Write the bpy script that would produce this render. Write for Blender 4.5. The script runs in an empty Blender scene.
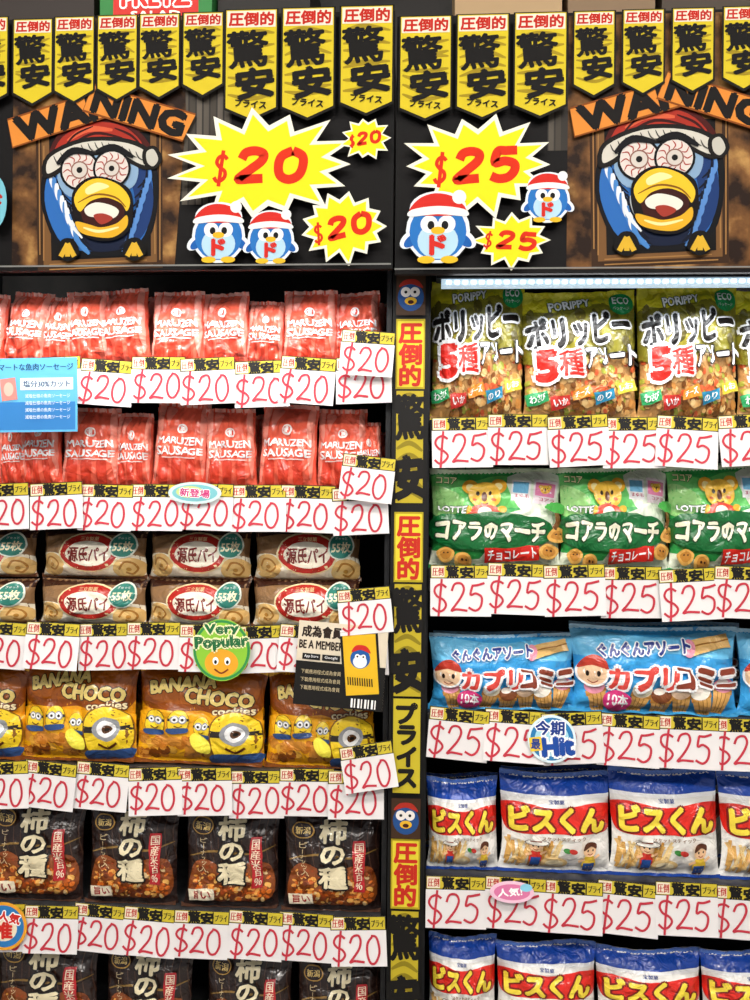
import bpy, math, random
from mathutils import Vector, Matrix, noise
from mathutils.geometry import tessellate_polygon
R = random.Random(7)
F=850.0; D=1.7; CZ=1.35; YAW=math.radians(3.3); ROLL=math.radians(0.55)
scene=bpy.context.scene
try: scene.view_settings.view_transform='Standard'
except Exception: pass
# ------------------------------------------------ camera
cam_loc=Vector((D*math.tan(YAW),-D,CZ))
fwd=Vector((-math.sin(YAW),math.cos(YAW),0))
r0=Vector((math.cos(YAW),math.sin(YAW),0)); u0=Vector((0,0,1))
rt=r0*math.cos(ROLL)+u0*math.sin(ROLL); up=-r0*math.sin(ROLL)+u0*math.cos(ROLL)
cd=bpy.data.cameras.new('camera'); cam=bpy.data.objects.new('camera',cd); scene.collection.objects.link(cam)
m=Matrix.Identity(4)
for i in range(3):
    m[i][0]=rt[i]; m[i][1]=up[i]; m[i][2]=-fwd[i]; m[i][3]=cam_loc[i]
cam.matrix_world=m; cd.sensor_width=36; cd.lens=F/1000*36; cd.clip_start=0.05
scene.camera=cam
def P(px,py,Y):
    d=fwd+rt*((px-375)/F)+up*((500-py)/F)
    t=(Y-cam_loc.y)/d.y
    return cam_loc+d*t
def S(p): return (p-cam_loc).dot(fwd)/F
# ------------------------------------------------ materials
def hexc(h):
    h=h.lstrip('#'); o=[]
    for i in (0,2,4):
        c=int(h[i:i+2],16)/255; o.append(c/12.92 if c<=0.04045 else ((c+0.055)/1.055)**2.4)
    return tuple(o)+(1.0,)
def new_mat(name):
    mt=bpy.data.materials.new(name); mt.use_nodes=True
    return mt, mt.node_tree.nodes, mt.node_tree.links, mt.node_tree.nodes['Principled BSDF']
def print_mat(name,rough,bump=0.0,scale=30,coat=0.0,spec=0.5,mul=1.0):
    mt,n,l,b=new_mat(name)
    a=n.new('ShaderNodeAttribute'); a.attribute_name='Col'
    if mul!=1.0:
        vm=n.new('ShaderNodeVectorMath'); vm.operation='SCALE'; vm.inputs['Scale'].default_value=mul
        l.new(a.outputs['Color'],vm.inputs[0]); l.new(vm.outputs[0],b.inputs['Base Color'])
    else: l.new(a.outputs['Color'],b.inputs['Base Color'])
    b.inputs['Roughness'].default_value=rough
    b.inputs['Specular IOR Level'].default_value=spec
    b.inputs['Coat Weight'].default_value=coat; b.inputs['Coat Roughness'].default_value=0.08
    if bump>0:
        tc=n.new('ShaderNodeTexCoord'); oi=n.new('ShaderNodeObjectInfo'); ad=n.new('ShaderNodeVectorMath'); ad.operation='ADD'
        l.new(tc.outputs['Object'],ad.inputs[0]); l.new(oi.outputs['Random'],ad.inputs[1])
        nz=n.new('ShaderNodeTexNoise'); nz.inputs['Scale'].default_value=scale; nz.inputs['Detail'].default_value=3; nz.inputs['Distortion'].default_value=1.2
        l.new(ad.outputs[0],nz.inputs['Vector'])
        bp=n.new('ShaderNodeBump'); bp.inputs['Strength'].default_value=bump; bp.inputs['Distance'].default_value=0.01
        l.new(nz.outputs['Fac'],bp.inputs['Height']); l.new(bp.outputs['Normal'],b.inputs['Normal'])
        l.new(bp.outputs['Normal'],b.inputs['Coat Normal'])
    return mt
M_film=print_mat('printed_plastic_film',0.3,0.8,28,0.55,0.4)
M_foil=print_mat('red_sausage_film',0.25,1.1,24,0.8,0.4)
M_card=print_mat('printed_card',0.6,0,1,0,0.3)
M_board=print_mat('printed_header_board',0.6,0,1,0.0,0.12,0.72)
def noise_mat(name,c1,c2,scale=20,rough=0.6,metal=0,c3=None,detail=5,spec=.5):
    mt,n,l,b=new_mat(name)
    tc=n.new('ShaderNodeTexCoord'); nz=n.new('ShaderNodeTexNoise'); nz.inputs['Scale'].default_value=scale; nz.inputs['Detail'].default_value=detail
    cr=n.new('ShaderNodeValToRGB'); cr.color_ramp.elements[0].color=hexc(c1); cr.color_ramp.elements[1].color=hexc(c2)
    cr.color_ramp.elements[0].position=0.4; cr.color_ramp.elements[1].position=0.56
    if c3:
        e=cr.color_ramp.elements.new(0.68); e.color=hexc(c3)
    l.new(tc.outputs['Object'],nz.inputs['Vector']); l.new(nz.outputs['Fac'],cr.inputs[0]); l.new(cr.outputs[0],b.inputs['Base Color'])
    b.inputs['Roughness'].default_value=rough; b.inputs['Metallic'].default_value=metal; b.inputs['Specular IOR Level'].default_value=spec
    return mt
M_grunge=noise_mat('grunge_brown_print','#20120a','#6c4826',16,0.6,0,'#a67e48',11,.12)
M_black=noise_mat('black_powder_metal','#0c0c0e','#17171a',40,0.45,0.2)
M_dark=noise_mat('dark_back_panel','#0d0c0c','#1a1817',12,0.7)
M_shelf=noise_mat('shelf_steel','#3a3a3c','#4a4a4c',30,0.4,0.3)
M_floor=noise_mat('floor_vinyl','#8d8a84','#a09c95',6,0.35)
M_wall=noise_mat('wall_paint','#3a3836','#45423f',8,0.8)
M_ceil=noise_mat('ceiling_board','#c9c7c2','#d8d6d1',10,0.9)
def emis(name,c,s):
    mt,n,l,b=new_mat(name); b.inputs['Emission Color'].default_value=hexc(c); b.inputs['Emission Strength'].default_value=s; b.inputs['Base Color'].default_value=hexc(c)
    return mt
M_led=emis('led_chip_light','#e8f4ff',3.0); M_diff=emis('led_diffuser','#bcd4e4',0.75); M_panel=emis('ceiling_and_fill_light','#fff6ea',14)
# ------------------------------------------------ text cache
_tc={}
def glyphs(s,shear=0.0):
    k=(s,round(shear,3))
    if k in _tc: return _tc[k]
    cu=bpy.data.curves.new('t','FONT'); cu.body=s; cu.size=1; cu.resolution_u=2; cu.shear=shear
    ob=bpy.data.objects.new('t',cu); scene.collection.objects.link(ob)
    dg=bpy.context.evaluated_depsgraph_get(); ev=ob.evaluated_get(dg); me=ev.to_mesh()
    me.calc_loop_triangles()
    vs=[(v.co.x,v.co.y) for v in me.vertices]
    tr=[tuple(t.vertices) for t in me.loop_triangles]
    ev.to_mesh_clear(); bpy.data.objects.remove(ob); bpy.data.curves.remove(cu)
    if vs: bb=(min(v[0] for v in vs),min(v[1] for v in vs),max(v[0] for v in vs),max(v[1] for v in vs))
    else: bb=(0,0,1,1)
    _tc[k]=(vs,tr,bb); return _tc[k]
def smooth(pts,closed=False,n=5):
    out=[]; N=len(pts)
    rng=range(N if closed else N-1)
    for i in rng:
        if closed: p=[pts[(i+j-1)%N] for j in range(4)]
        else: p=[pts[max(0,i-1)],pts[i],pts[i+1],pts[min(N-1,i+2)]]
        for k in range(n):
            t=k/n; q=[]
            for a in (0,1):
                p0,p1,p2,p3=[z[a] for z in p]
                q.append(0.5*((2*p1)+(-p0+p2)*t+(2*p0-5*p1+4*p2-p3)*t*t+(-p0+3*p1-3*p2+p3)*t**3))
            out.append(tuple(q))
    if not closed: out.append(pts[-1])
    return out
class Cv:
    def __init__(s,W,H,x0=0,y0=0,step=0.00015):
        s.box=(x0,y0,x0+W,y0+H); s.W=W; s.H=H; s.t=[]; s.z=step; s.step=step
    def tri(s,a,b,c,col,z,mi=0): s.t.append((a,b,c,col,z,mi))
    def nz(s,dz=None):
        s.z+=s.step if dz is None else dz; return s.z
    def poly(s,pts,col,mi=0,dz=None):
        z=s.nz(dz); c=hexc(col)
        for t in tessellate_polygon([[Vector((p[0],p[1],0)) for p in pts]]):
            s.tri(pts[t[0]],pts[t[1]],pts[t[2]],c,z,mi)
    def rect(s,x0,y0,x1,y1,col,mi=0,rot=0,dz=None):
        cx,cy=(x0+x1)/2,(y0+y1)/2; ca,sa=math.cos(math.radians(rot)),math.sin(math.radians(rot))
        pts=[]
        for x,y in ((x0,y0),(x1,y0),(x1,y1),(x0,y1)):
            dx,dy=x-cx,y-cy; pts.append((cx+dx*ca+dy*sa,cy-dx*sa+dy*ca))
        s.poly(pts,col,mi,dz)
    def ell(s,cx,cy,rx,ry,col,rot=0,n=22,dz=None,jit=0,pw=1):
        ca,sa=math.cos(math.radians(rot)),math.sin(math.radians(rot)); pts=[]
        for i in range(n):
            a=2*math.pi*i/n; k=1+R.uniform(-jit,jit)
            co,si=math.cos(a),math.sin(a)
            dx=rx*k*math.copysign(abs(co)**pw,co); dy=ry*k*math.copysign(abs(si)**pw,si)
            pts.append((cx+dx*ca+dy*sa,cy-dx*sa+dy*ca))
        s.poly(pts,col,0,dz)
    def blob(s,pts,col,dz=None): s.poly(smooth(pts,True,4),col,0,dz)
    def burst(s,cx,cy,rx,ry,n,inner,col,seed=1,rot=0):
        q=random.Random(seed); pts=[]
        for i in range(2*n):
            a=math.pi*i/n+rot; k=(q.uniform(0.86,1.08) if i%2==0 else inner*q.uniform(0.95,1.03))
            pts.append((cx+rx*k*math.cos(a),cy+ry*k*math.sin(a)))
        z=s.nz(); c=hexc(col)
        for i in range(len(pts)): s.tri((cx,cy),pts[i],pts[(i+1)%len(pts)],c,z)
        return pts
    def stroke(s,pts,w,col,closed=False,sm=5,dz=None,taper=False):
        p=smooth(pts,closed,sm) if sm>1 else pts
        z=s.nz(dz); c=hexc(col); N=len(p)
        L=[]
        for i in range(N):
            a=p[(i-1)%N] if (closed or i>0) else p[i]; b=p[(i+1)%N] if (closed or i<N-1) else p[i]
            dx,dy=b[0]-a[0],b[1]-a[1]; d=math.hypot(dx,dy) or 1
            ww=w/2
            if taper: ww*=0.2+0.8*math.sin(math.pi*(0.08+0.84*i/(N-1)))
            L.append(((p[i][0]-dy/d*ww,p[i][1]+dx/d*ww),(p[i][0]+dy/d*ww,p[i][1]-dx/d*ww)))
        for i in range(N if closed else N-1):
            a,b=L[i]; d,e=L[(i+1)%N]
            s.tri(a,b,e,c,z); s.tri(a,e,d,c,z)
    def text(s,st,cx,cy,w,h,col,rot=0,bold=0.0,shear=0.0,outline=None,ow=0.06,outline2=None,ow2=0.1):
        vs,tr,bb=glyphs(st,shear); gw=max(1e-3,bb[2]-bb[0]); gh=max(1e-3,bb[3]-bb[1])
        sx=w/gw; sy=h/gh
        mx,my=(bb[0]+bb[2])/2,(bb[1]+bb[3])/2
        ca,sa=math.cos(math.radians(rot)),math.sin(math.radians(rot))
        big=min(w/max(1,len(st)),h)>9
        em=min(sx,sy)
        jobs=[]
        if outline2: jobs.append((ow2,outline2,10 if big else 6))
        if outline: jobs.append((ow,outline,10 if big else 6))
        jobs.append((bold*0.75,col,(6 if big else 3) if bold else 0))
        for off,cc,nd in jobs:
            z=s.nz(); c=hexc(cc)
            sh=[(0,0)] if nd==0 else [(off*em*math.cos(2*math.pi*k/nd+.4),off*em*math.sin(2*math.pi*k/nd+.4)) for k in range(nd)]
            if off*em<0.25 and nd: sh=[(-off*em,0),(off*em,0)]
            for ox,oy in sh:
                z=s.nz(0.000035)
                q=[]
                for x,y in vs:
                    X=(x-mx)*sx+ox; Y=(y-my)*sy+oy
                    q.append((cx+X*ca-Y*sa,cy-(X*sa+Y*ca)))
                for t in tr: s.tri(q[t[0]],q[t[1]],q[t[2]],c,z)
    def vtext(s,st,cx,y0,y1,w,col,bold=0.0,outline=None,ow=0.05):
        n=len(st); ch=(y1-y0)/n
        for i,c in enumerate(st):
            bb=glyphs(c)[2]; gw,gh=bb[2]-bb[0],bb[3]-bb[1]
            if c=='ー': s.text(c,cx,y0+ch*(i+.5),ch*gw*0.9,w*gh,col,rot=-90,bold=bold)
            else: s.text(c,cx,y0+ch*(i+.5),w*max(gw,0.3)*1.05,ch*max(gh,.3)*1.05,col,bold=bold,outline=outline,ow=ow)
    def scatter(s,x0,y0,x1,y1,n,cols,r0,r1,asp=0.6,seed=3,shape='e'):
        q=random.Random(seed); s.nz()
        for i in range(n):
            x,y=q.uniform(x0,x1),q.uniform(y0,y1)
            r=q.uniform(r0,r1); c=q.choice(cols)
            if shape=='e': s.ell(x,y,r,r*q.uniform(asp,1),c,rot=q.uniform(0,180),n=9,dz=0.000012)
            else: s.rect(x-r,y-r*asp,x+r,y+r*asp,c,rot=q.uniform(0,180),dz=0.000012)
def clip(poly,box):
    for ax,val,sg in ((0,box[0],1),(0,box[2],-1),(1,box[1],1),(1,box[3],-1)):
        if not poly: return poly
        out=[]
        for i in range(len(poly)):
            a=poly[i-1]; b=poly[i]; da=(a[ax]-val)*sg; db=(b[ax]-val)*sg
            if (da>=0)!=(db>=0):
                t=da/(da-db); out.append((a[0]+(b[0]-a[0])*t,a[1]+(b[1]-a[1])*t))
            if db>=0: out.append(b)
        poly=out
    return poly
def emit(cv,mapf,L=None,V=None,Fc=None,C=None,N=None,MI=None):
    bx=cv.box
    for a,b,c,col,z,mi in cv.t:
        pl=[a,b,c]
        if min(a[0],b[0],c[0])<bx[0] or max(a[0],b[0],c[0])>bx[2] or min(a[1],b[1],c[1])<bx[1] or max(a[1],b[1],c[1])>bx[3]:
            pl=clip(pl,bx)
        if len(pl)<3: continue
        st=[(pl[0],pl[i],pl[i+1]) for i in range(1,len(pl)-1)]
        while st:
            t=st.pop()
            if L:
                e=[math.hypot(t[i][0]-t[(i+1)%3][0],t[i][1]-t[(i+1)%3][1]) for i in range(3)]
                k=max(range(3),key=lambda i:e[i])
                if e[k]>L:
                    p,q,r=t[k],t[(k+1)%3],t[(k+2)%3]; mm=((p[0]+q[0])/2,(p[1]+q[1])/2)
                    st.append((p,mm,r)); st.append((mm,q,r)); continue
            ar=(t[1][0]-t[0][0])*(t[2][1]-t[0][1])-(t[2][0]-t[0][0])*(t[1][1]-t[0][1])
            if abs(ar)<1e-6: continue
            if ar>0: t=(t[0],t[2],t[1])
            i0=len(V)
            for p in t:
                pos,nn=mapf(p[0],p[1],z); V.append(pos); N.append(nn)
            Fc.append((i0,i0+1,i0+2)); C.append(col); MI.append(mi)
def mk(name,V,Fc,C,N,MI,mats,custom):
    me=bpy.data.meshes.new(name); me.from_pydata(V,[],Fc)
    at=me.color_attributes.new('Col','FLOAT_COLOR','CORNER')
    buf=[]
    for f,c in zip(Fc,C): buf+=list(c)*len(f)
    at.data.foreach_set('color',buf)
    me.polygons.foreach_set('material_index',MI)
    for mt in mats: me.materials.append(mt)
    if custom:
        me.polygons.foreach_set('use_smooth',[True]*len(Fc))
        me.normals_split_custom_set_from_vertices(N)
    me.update(); return me
def obj(name,me,loc=(0,0,0),rot=(0,0,0),scale=(1,1,1),parent=None):
    o=bpy.data.objects.new(name,me); scene.collection.objects.link(o)
    o.location=loc; o.rotation_euler=rot; o.scale=scale
    if parent: o.parent=parent
    return o
def box_data(V,Fc,C,N,MI,x0,x1,y0,y1,z0,z1,col,mi=0):
    i=len(V)
    for x in (x0,x1):
        for y in (y0,y1):
            for z in (z0,z1): V.append((x,y,z)); N.append((0,-1,0))
    for f in ((0,1,3,2),(4,6,7,5),(0,4,5,1),(2,3,7,6),(0,2,6,4),(1,5,7,3)):
        Fc.append(tuple(i+k for k in f)); C.append(col); MI.append(mi)
def box(name,x0,x1,y0,y1,z0,z1,mat,parent=None,bev=0.0):
    V,Fc,C,N,MI=[],[],[],[],[]
    box_data(V,Fc,C,N,MI,x0,x1,y0,y1,z0,z1,(1,1,1,1))
    me=mk(name,V,Fc,C,N,MI,[mat],False)
    o=obj(name,me,parent=parent)
    if bev:
        b=o.modifiers.new('bevel','BEVEL'); b.width=bev; b.segments=2
    return o
def flat(name,cv,s,thick,mats,base,shape=None,curl=0.0):
    x0,y0,x1,y1=cv.box; ox=(x0+x1)/2; oy=y0
    V,Fc,C,N,MI=[],[],[],[],[]
    def mp(x,y,z):
        v=(y-oy)*s
        return ((x-ox)*s,-thick-z-curl*(v*10)**2*0.01,-v),(0,-1,0)
    c=hexc(base)
    if shape is None: shape=[(x0,y0),(x1,y0),(x1,y1),(x0,y1)]
    n=len(shape)
    if curl:
        for k in range(7):
            y=y0+(y1-y0)*k/6
            for x in (x0,x1):
                q=mp(x,y,0)[0]; V.append(q); N.append((0,-1,0))
        for k in range(6): Fc.append((2*k,2*k+1,2*k+3,2*k+2)); C.append(c); MI.append(0)
        emit(cv,mp,8,V,Fc,C,N,MI)
        return mk(name,V,Fc,C,N,MI,mats,False)
    for p in shape: V.append(mp(p[0],p[1],0)[0]); N.append((0,-1,0))
    for p in shape:
        q=mp(p[0],p[1],0)[0]; V.append((q[0],q[1]+thick,q[2])); N.append((0,-1,0))
    for t in tessellate_polygon([[Vector((p[0],p[1],0)) for p in shape]]):
        Fc.append(tuple(t)); C.append(c); MI.append(0)
        Fc.append(tuple(k+n for k in t)); C.append(c); MI.append(0)
    for i in range(n):
        j=(i+1)%n; Fc.append((i,j,j+n,i+n)); C.append(c); MI.append(0)
    emit(cv,mp,None,V,Fc,C,N,MI)
    return mk(name,V,Fc,C,N,MI,mats,False)
# handwriting strokes
GL={'$':[[(.9,.22),(.6,.08),(.25,.15),(.1,.4),(.3,.65),(.7,.8),(.9,1.05),(.65,1.3),(.3,1.36),(.0,1.18)],[(.62,-.18),(.5,.7),(.38,1.66)]],
'2':[[(.05,.4),(.25,.08),(.65,.03),(.85,.3),(.68,.7),(.3,1.1),(.02,1.36),(.35,1.28),(1.08,1.33)]],
'0':[[(.45,.08),(.15,.4),(.08,.9),(.3,1.33),(.68,1.33),(.97,.9),(.95,.4),(.72,.1),(.38,.05)]],
'5':[[(.28,.12),(.15,.6),(.5,.5),(.9,.72),(.82,1.15),(.45,1.38),(.02,1.22)],[(.24,.12),(.6,.1),(1.08,.0)]]}
# bold lettering skeletons for bursts
GB={'2':[[(.08,.42),(.2,.14),(.55,.06),(.88,.2),(.85,.5),(.5,.85),(.12,1.2),(.08,1.32),(.5,1.3),(.98,1.28)]],
'0':[[(.5,.08),(.16,.3),(.08,.7),(.18,1.15),(.5,1.34),(.82,1.15),(.92,.7),(.84,.3),(.5,.08)]],
'5':[[(.92,.1),(.5,.1),(.2,.12),(.14,.62),(.5,.56),(.86,.7),(.9,1.0),(.7,1.28),(.35,1.34),(.04,1.2)]],
'$':[[(.88,.3),(.6,.14),(.25,.2),(.14,.45),(.45,.68),(.8,.85),(.86,1.1),(.6,1.28),(.3,1.3),(.06,1.12)],[(.5,-.12),(.5,1.55)]]}
# ------------------------------------------------ bag generator
S0=0.002
def bag(name,cv,T,base,seed=1,seal=0.07,wr=0.0035,ribs=0,mat=None,topw=1.0,pleat=1.0):
    W=cv.W*S0; H=cv.H*S0
    sd=seed*7.31
    def surf(u,v):
        a=min(1,max(0,(v-seal)/(1-2*seal)))
        pv=max(0,math.sin(math.pi*(a**0.85)))**0.5
        pu=max(0,1-abs(2*u)**2.6)**0.62
        half=T/2*pu*pv
        w=noise.noise(Vector((u*5+sd,v*6,sd)))*wr*1.8+noise.noise(Vector((u*13+sd,v*9,sd+3)))*wr*0.8
        fold=math.sin(u*38+3*noise.noise(Vector((u*4,v*3,sd))))*(math.exp(-((1-v)/0.16))+math.exp(-(v/0.14)))*wr*0.6*pleat
        e=math.exp(-((0.5-abs(u))/0.08))
        side=math.sin(v*H*240+4*noise.noise(Vector((u*3,v*4,sd+9))))*e*wr*0.5
        rb=0
        if ribs: rb=abs(math.sin(math.pi*(u+0.5)*ribs))*0.006*pv*(1 if v<0.8 else max(0,(1-v)/0.2))
        wob=0.008*math.sin(u*6+sd)*max(0,(v-0.75)/0.25)*pleat
        edge=min(1,(0.5-abs(u))*20)
        y=-(half+(w+side)*max(pv,0.25)*edge+fold*edge+rb+0.0012)+wob
        wf=(1-0.06*pv)*(1-(1-topw)*v)
        x=u*W*wf+0.0025*noise.noise(Vector((sd,v*5,0)))
        z=v*H*(1+0.014*math.sin(u*5+sd)*v)
        return Vector((x,y,z)),half,wob
    nu,nv=32,36; k=nu+1
    G=[[surf(i/nu-.5,j/nv) for i in range(nu+1)] for j in range(nv+1)]
    NN=[[None]*(nu+1) for j in range(nv+1)]
    for j in range(nv+1):
        for i in range(nu+1):
            a=G[j][max(0,i-1)][0]; b=G[j][min(nu,i+1)][0]; c_=G[max(0,j-1)][i][0]; d=G[min(nv,j+1)][i][0]
            n=(b-a).cross(d-c_); NN[j][i]=n.normalized() if n.length>0 else Vector((0,-1,0))
    V,Fc,C,N,MI=[],[],[],[],[]
    c=hexc(base)
    for j in range(nv+1):
        for i in range(nu+1): V.append(tuple(G[j][i][0])); N.append(tuple(NN[j][i]))
    o=len(V)
    for j in range(nv+1):
        for i in range(nu+1):
            p,hf,wob=G[j][i]; V.append((p.x,hf+wob+0.0008,p.z)); nn=NN[j][i]; N.append((nn.x,-nn.y,nn.z))
    for j in range(nv):
        for i in range(nu):
            a=j*k+i; Fc.append((a,a+1,a+1+k,a+k)); C.append(c); MI.append(0)
            Fc.append((o+a,o+a+k,o+a+1+k,o+a+1)); C.append(c); MI.append(0)
    for i in range(nu):
        Fc.append((i,o+i,o+i+1,i+1)); C.append(c); MI.append(0)
        a=nv*k+i; Fc.append((a,a+1,o+a+1,o+a)); C.append(c); MI.append(0)
    for j in range(nv):
        a=j*k; Fc.append((a,a+k,o+a+k,o+a)); C.append(c); MI.append(0)
        a=j*k+nu; Fc.append((a,o+a,o+a+k,a+k)); C.append(c); MI.append(0)
    W_,H_=cv.W,cv.H
    GP=[[tuple(G[j][i][0]) for i in range(nu+1)] for j in range(nv+1)]
    GN=[[tuple(NN[j][i]) for i in range(nu+1)] for j in range(nv+1)]
    def mp(x,y,z):
        fu=min(nu-1e-6,max(0,x/W_*nu)); fv=min(nv-1e-6,max(0,(1-y/H_)*nv))
        i=int(fu); j=int(fv); a=fu-i; b=fv-j
        w00=(1-a)*(1-b); w10=a*(1-b); w01=(1-a)*b; w11=a*b
        p0,p1,p2,p3=GP[j][i],GP[j][i+1],GP[j+1][i],GP[j+1][i+1]
        n0,n1,n2,n3=GN[j][i],GN[j][i+1],GN[j+1][i],GN[j+1][i+1]
        nx=w00*n0[0]+w10*n1[0]+w01*n2[0]+w11*n3[0]; ny=w00*n0[1]+w10*n1[1]+w01*n2[1]+w11*n3[1]; nz_=w00*n0[2]+w10*n1[2]+w01*n2[2]+w11*n3[2]
        e=z+0.0002
        return ((w00*p0[0]+w10*p1[0]+w01*p2[0]+w11*p3[0]+nx*e, w00*p0[1]+w10*p1[1]+w01*p2[1]+w11*p3[1]+ny*e, w00*p0[2]+w10*p1[2]+w01*p2[2]+w11*p3[2]+nz_*e),(nx,ny,nz_))
    emit(cv,mp,3.6,V,Fc,C,N,MI)
    return mk(name,V,Fc,C,N,MI,[mat or M_film],True)
# ------------------------------------------------ product art
def art_sausage():
    c=Cv(52,84,step=0.0002)
    c.rect(0,0,52,4,'#ffb8a8'); c.rect(0,80,52,84,'#ffb0a0')
    for x in (11,24,37): c.blob([(x-4,54),(x+4,54),(x+4.5,66),(x+3,78),(x-3,78),(x-4.5,66)],'#e0452e')
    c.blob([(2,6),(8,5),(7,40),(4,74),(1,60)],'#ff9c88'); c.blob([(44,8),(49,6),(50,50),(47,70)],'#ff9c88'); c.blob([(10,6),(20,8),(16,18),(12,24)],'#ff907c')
    c.ell(27,26,4.6,4.6,'#fff2ee'); c.ell(27,26,3,3,'#e8543f'); c.rect(26,23.5,28,28.5,'#fff2ee')
    c.text('MARUZEN',26,37.5,42,6.8,'#ffffff',bold=0.05)
    c.text('SAUSAGE',26,47,42,6.8,'#ffffff',bold=0.05)
    c.rect(10,52.3,42,53.2,'#fde0da')
    return c
def art_pie():
    c=Cv(112,52,step=0.0002)
    c.rect(0,0,112,52,'#94704c')
    c.blob([(0,10),(30,6),(80,6),(112,10),(112,0),(0,0)],'#3a1c12')
    c.blob([(0,52),(0,28),(25,26),(40,40),(70,40),(85,26),(112,30),(112,52)],'#fbf2dc')
    for x,y in ((15,37),(98,41)):
        c.ell(x,y,15,12,'#ecc27a'); c.stroke([(x-9,y),(x-4,y-7),(x+4,y-6),(x+8,y),(x+3,y+5),(x-3,y+3)],2,'#b57a30'); c.ell(x,y,2.5,2,'#c48a3a')
    c.ell(58,24,33,20,'#f0dfae'); c.ell(58,24,31,18.5,'#bc281e'); c.ell(58,25,25,12.5,'#fbf2de')
    c.text('源氏パイ',58,26,43,14,'#7c1a12',bold=0.05)
    c.text('三立製菓',58,10.5,20,4,'#f5d7a0',bold=.03)
    c.ell(93,17,13,13,'#e8efe0',n=26); c.ell(93,17,11.5,11.5,'#35887a'); c.text('55枚',93,18,18,9,'#fff6d0',bold=.05)
    c.text('ぎゅっと',93,10,12,3,'#ffffff')
    c.rect(0,48,112,52,'#7b4a2c')
    return c
def minion(c,x,y,r,eyes=1,h=1.6):
    c.ell(x,y+r*.02,r*1.06,r*h*0.85,'#8a5a14',pw=0.8); c.ell(x,y,r,r*h*0.8,'#fdd82c',pw=0.8)
    c.rect(x-r,y-r*0.42,x+r,y-r*0.12,'#2a2320')
    if eyes==1:
        c.ell(x,y-r*0.28,r*0.6,r*0.6,'#9da0a5'); c.ell(x,y-r*0.28,r*0.44,r*0.44,'#ffffff'); c.ell(x,y-r*0.28,r*0.22,r*0.22,'#5a3414'); c.ell(x,y-r*0.28,r*0.1,r*0.1,'#100c08')
    else:
        for sx in (-.38,.38):
            c.ell(x+sx*r,y-r*0.28,r*0.44,r*0.44,'#9da0a5'); c.ell(x+sx*r,y-r*0.28,r*0.32,r*0.32,'#ffffff'); c.ell(x+sx*r,y-r*0.28,r*0.14,r*0.14,'#2a1808')
    c.stroke([(x-r*.4,y+r*.42),(x,y+r*.6),(x+r*.4,y+r*.38)],r*0.1,'#5a2c10')
    c.blob([(x-r*.95,y+r*.75),(x+r*.95,y+r*.75),(x+r*.8,y+r*1.3),(x-r*.8,y+r*1.3)],'#2f4f86')
def art_banana():
    c=Cv(118,108,step=0.0002)
    c.rect(0,0,118,108,'#eea010')
    c.rect(0,0,118,7,'#f8bc20')
    c.blob([(0,8),(60,4),(118,8),(118,42),(100,56),(60,48),(26,52),(0,40)],'#944808')
    c.blob([(10,14),(60,9),(110,14),(106,44),(60,42),(14,38)],'#ae5c12')
    c.text('BANANA',42,21,62,13,'#ffe488',rot=8,bold=0.08,outline='#3a1606',ow=0.12)
    c.text('CHOCO',78,34,62,14,'#ffe488',rot=-4,bold=0.08,outline='#3a1606',ow=0.12)
    c.text('cookies',92,47,38,8,'#f7e6b8',rot=2,bold=0.05,outline='#5a240a',ow=.1)
    c.blob([(0,52),(60,52),(118,58),(118,108),(0,108)],'#fcb414')
    c.scatter(4,78,76,100,80,['#d07c24','#b86414','#e09438','#8a4608','#f4b440'],3,6,0.85,4)
    minion(c,18,62,10,2); minion(c,41,60,9,2); minion(c,64,66,8,2)
    minion(c,94,76,21,1)
    c.blob([(52,76),(58,70),(70,76),(72,90),(60,88)],'#fff050')
    c.rect(0,101,118,108,'#8a4a18')
    c.text('NET WT 80g',24,104,30,3,'#fff0c0')
    return c
def art_kaki():
    c=Cv(94,108,step=0.0002)
    c.rect(0,0,94,108,'#281814')
    c.rect(0,0,94,5,'#6a4636')
    for i in range(12):
        c.stroke([(4+i*8,6),(2+i*8,30),(6+i*8,60)],0.9,'#4c3226',dz=0.00003)
    c.stroke([(4,52),(30,44),(64,48),(92,40)],2.5,'#8a6a34',taper=True)
    c.blob([(6,64),(20,54),(44,64),(70,56),(88,62),(88,96),(50,102),(6,98)],'#8a461c')
    c.scatter(9,62,86,99,190,['#e07428','#c8601e','#eaa048','#e6c48c','#9a4218','#f0b45c','#6a2c0a'],1.5,3.6,0.45,6)
    c.vtext('柿の種',48,8,80,27,'#e6d9b4',bold=0.05,outline='#100807',ow=0.11)
    c.rect(68,30,79,84,'#b81f26'); c.vtext('国産米百％',73.5,32,82,8,'#f6dfc4',bold=0.03)
    c.ell(19,18,11,9,'#b58a3c'); c.ell(19,18,9.6,7.8,'#241512'); c.text('新潟',19,18,14,8,'#e8c87c',bold=.03)
    c.vtext('ピーナッツ入',20,30,66,7,'#cfb88c',bold=.02)
    c.rect(6,86,30,97,'#f0e4c8',rot=6); c.text('旨い',18,91.5,16,8,'#9c1c1c',rot=6,bold=.04)
    c.rect(0,103,94,108,'#5a3a2a')
    return c
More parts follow.
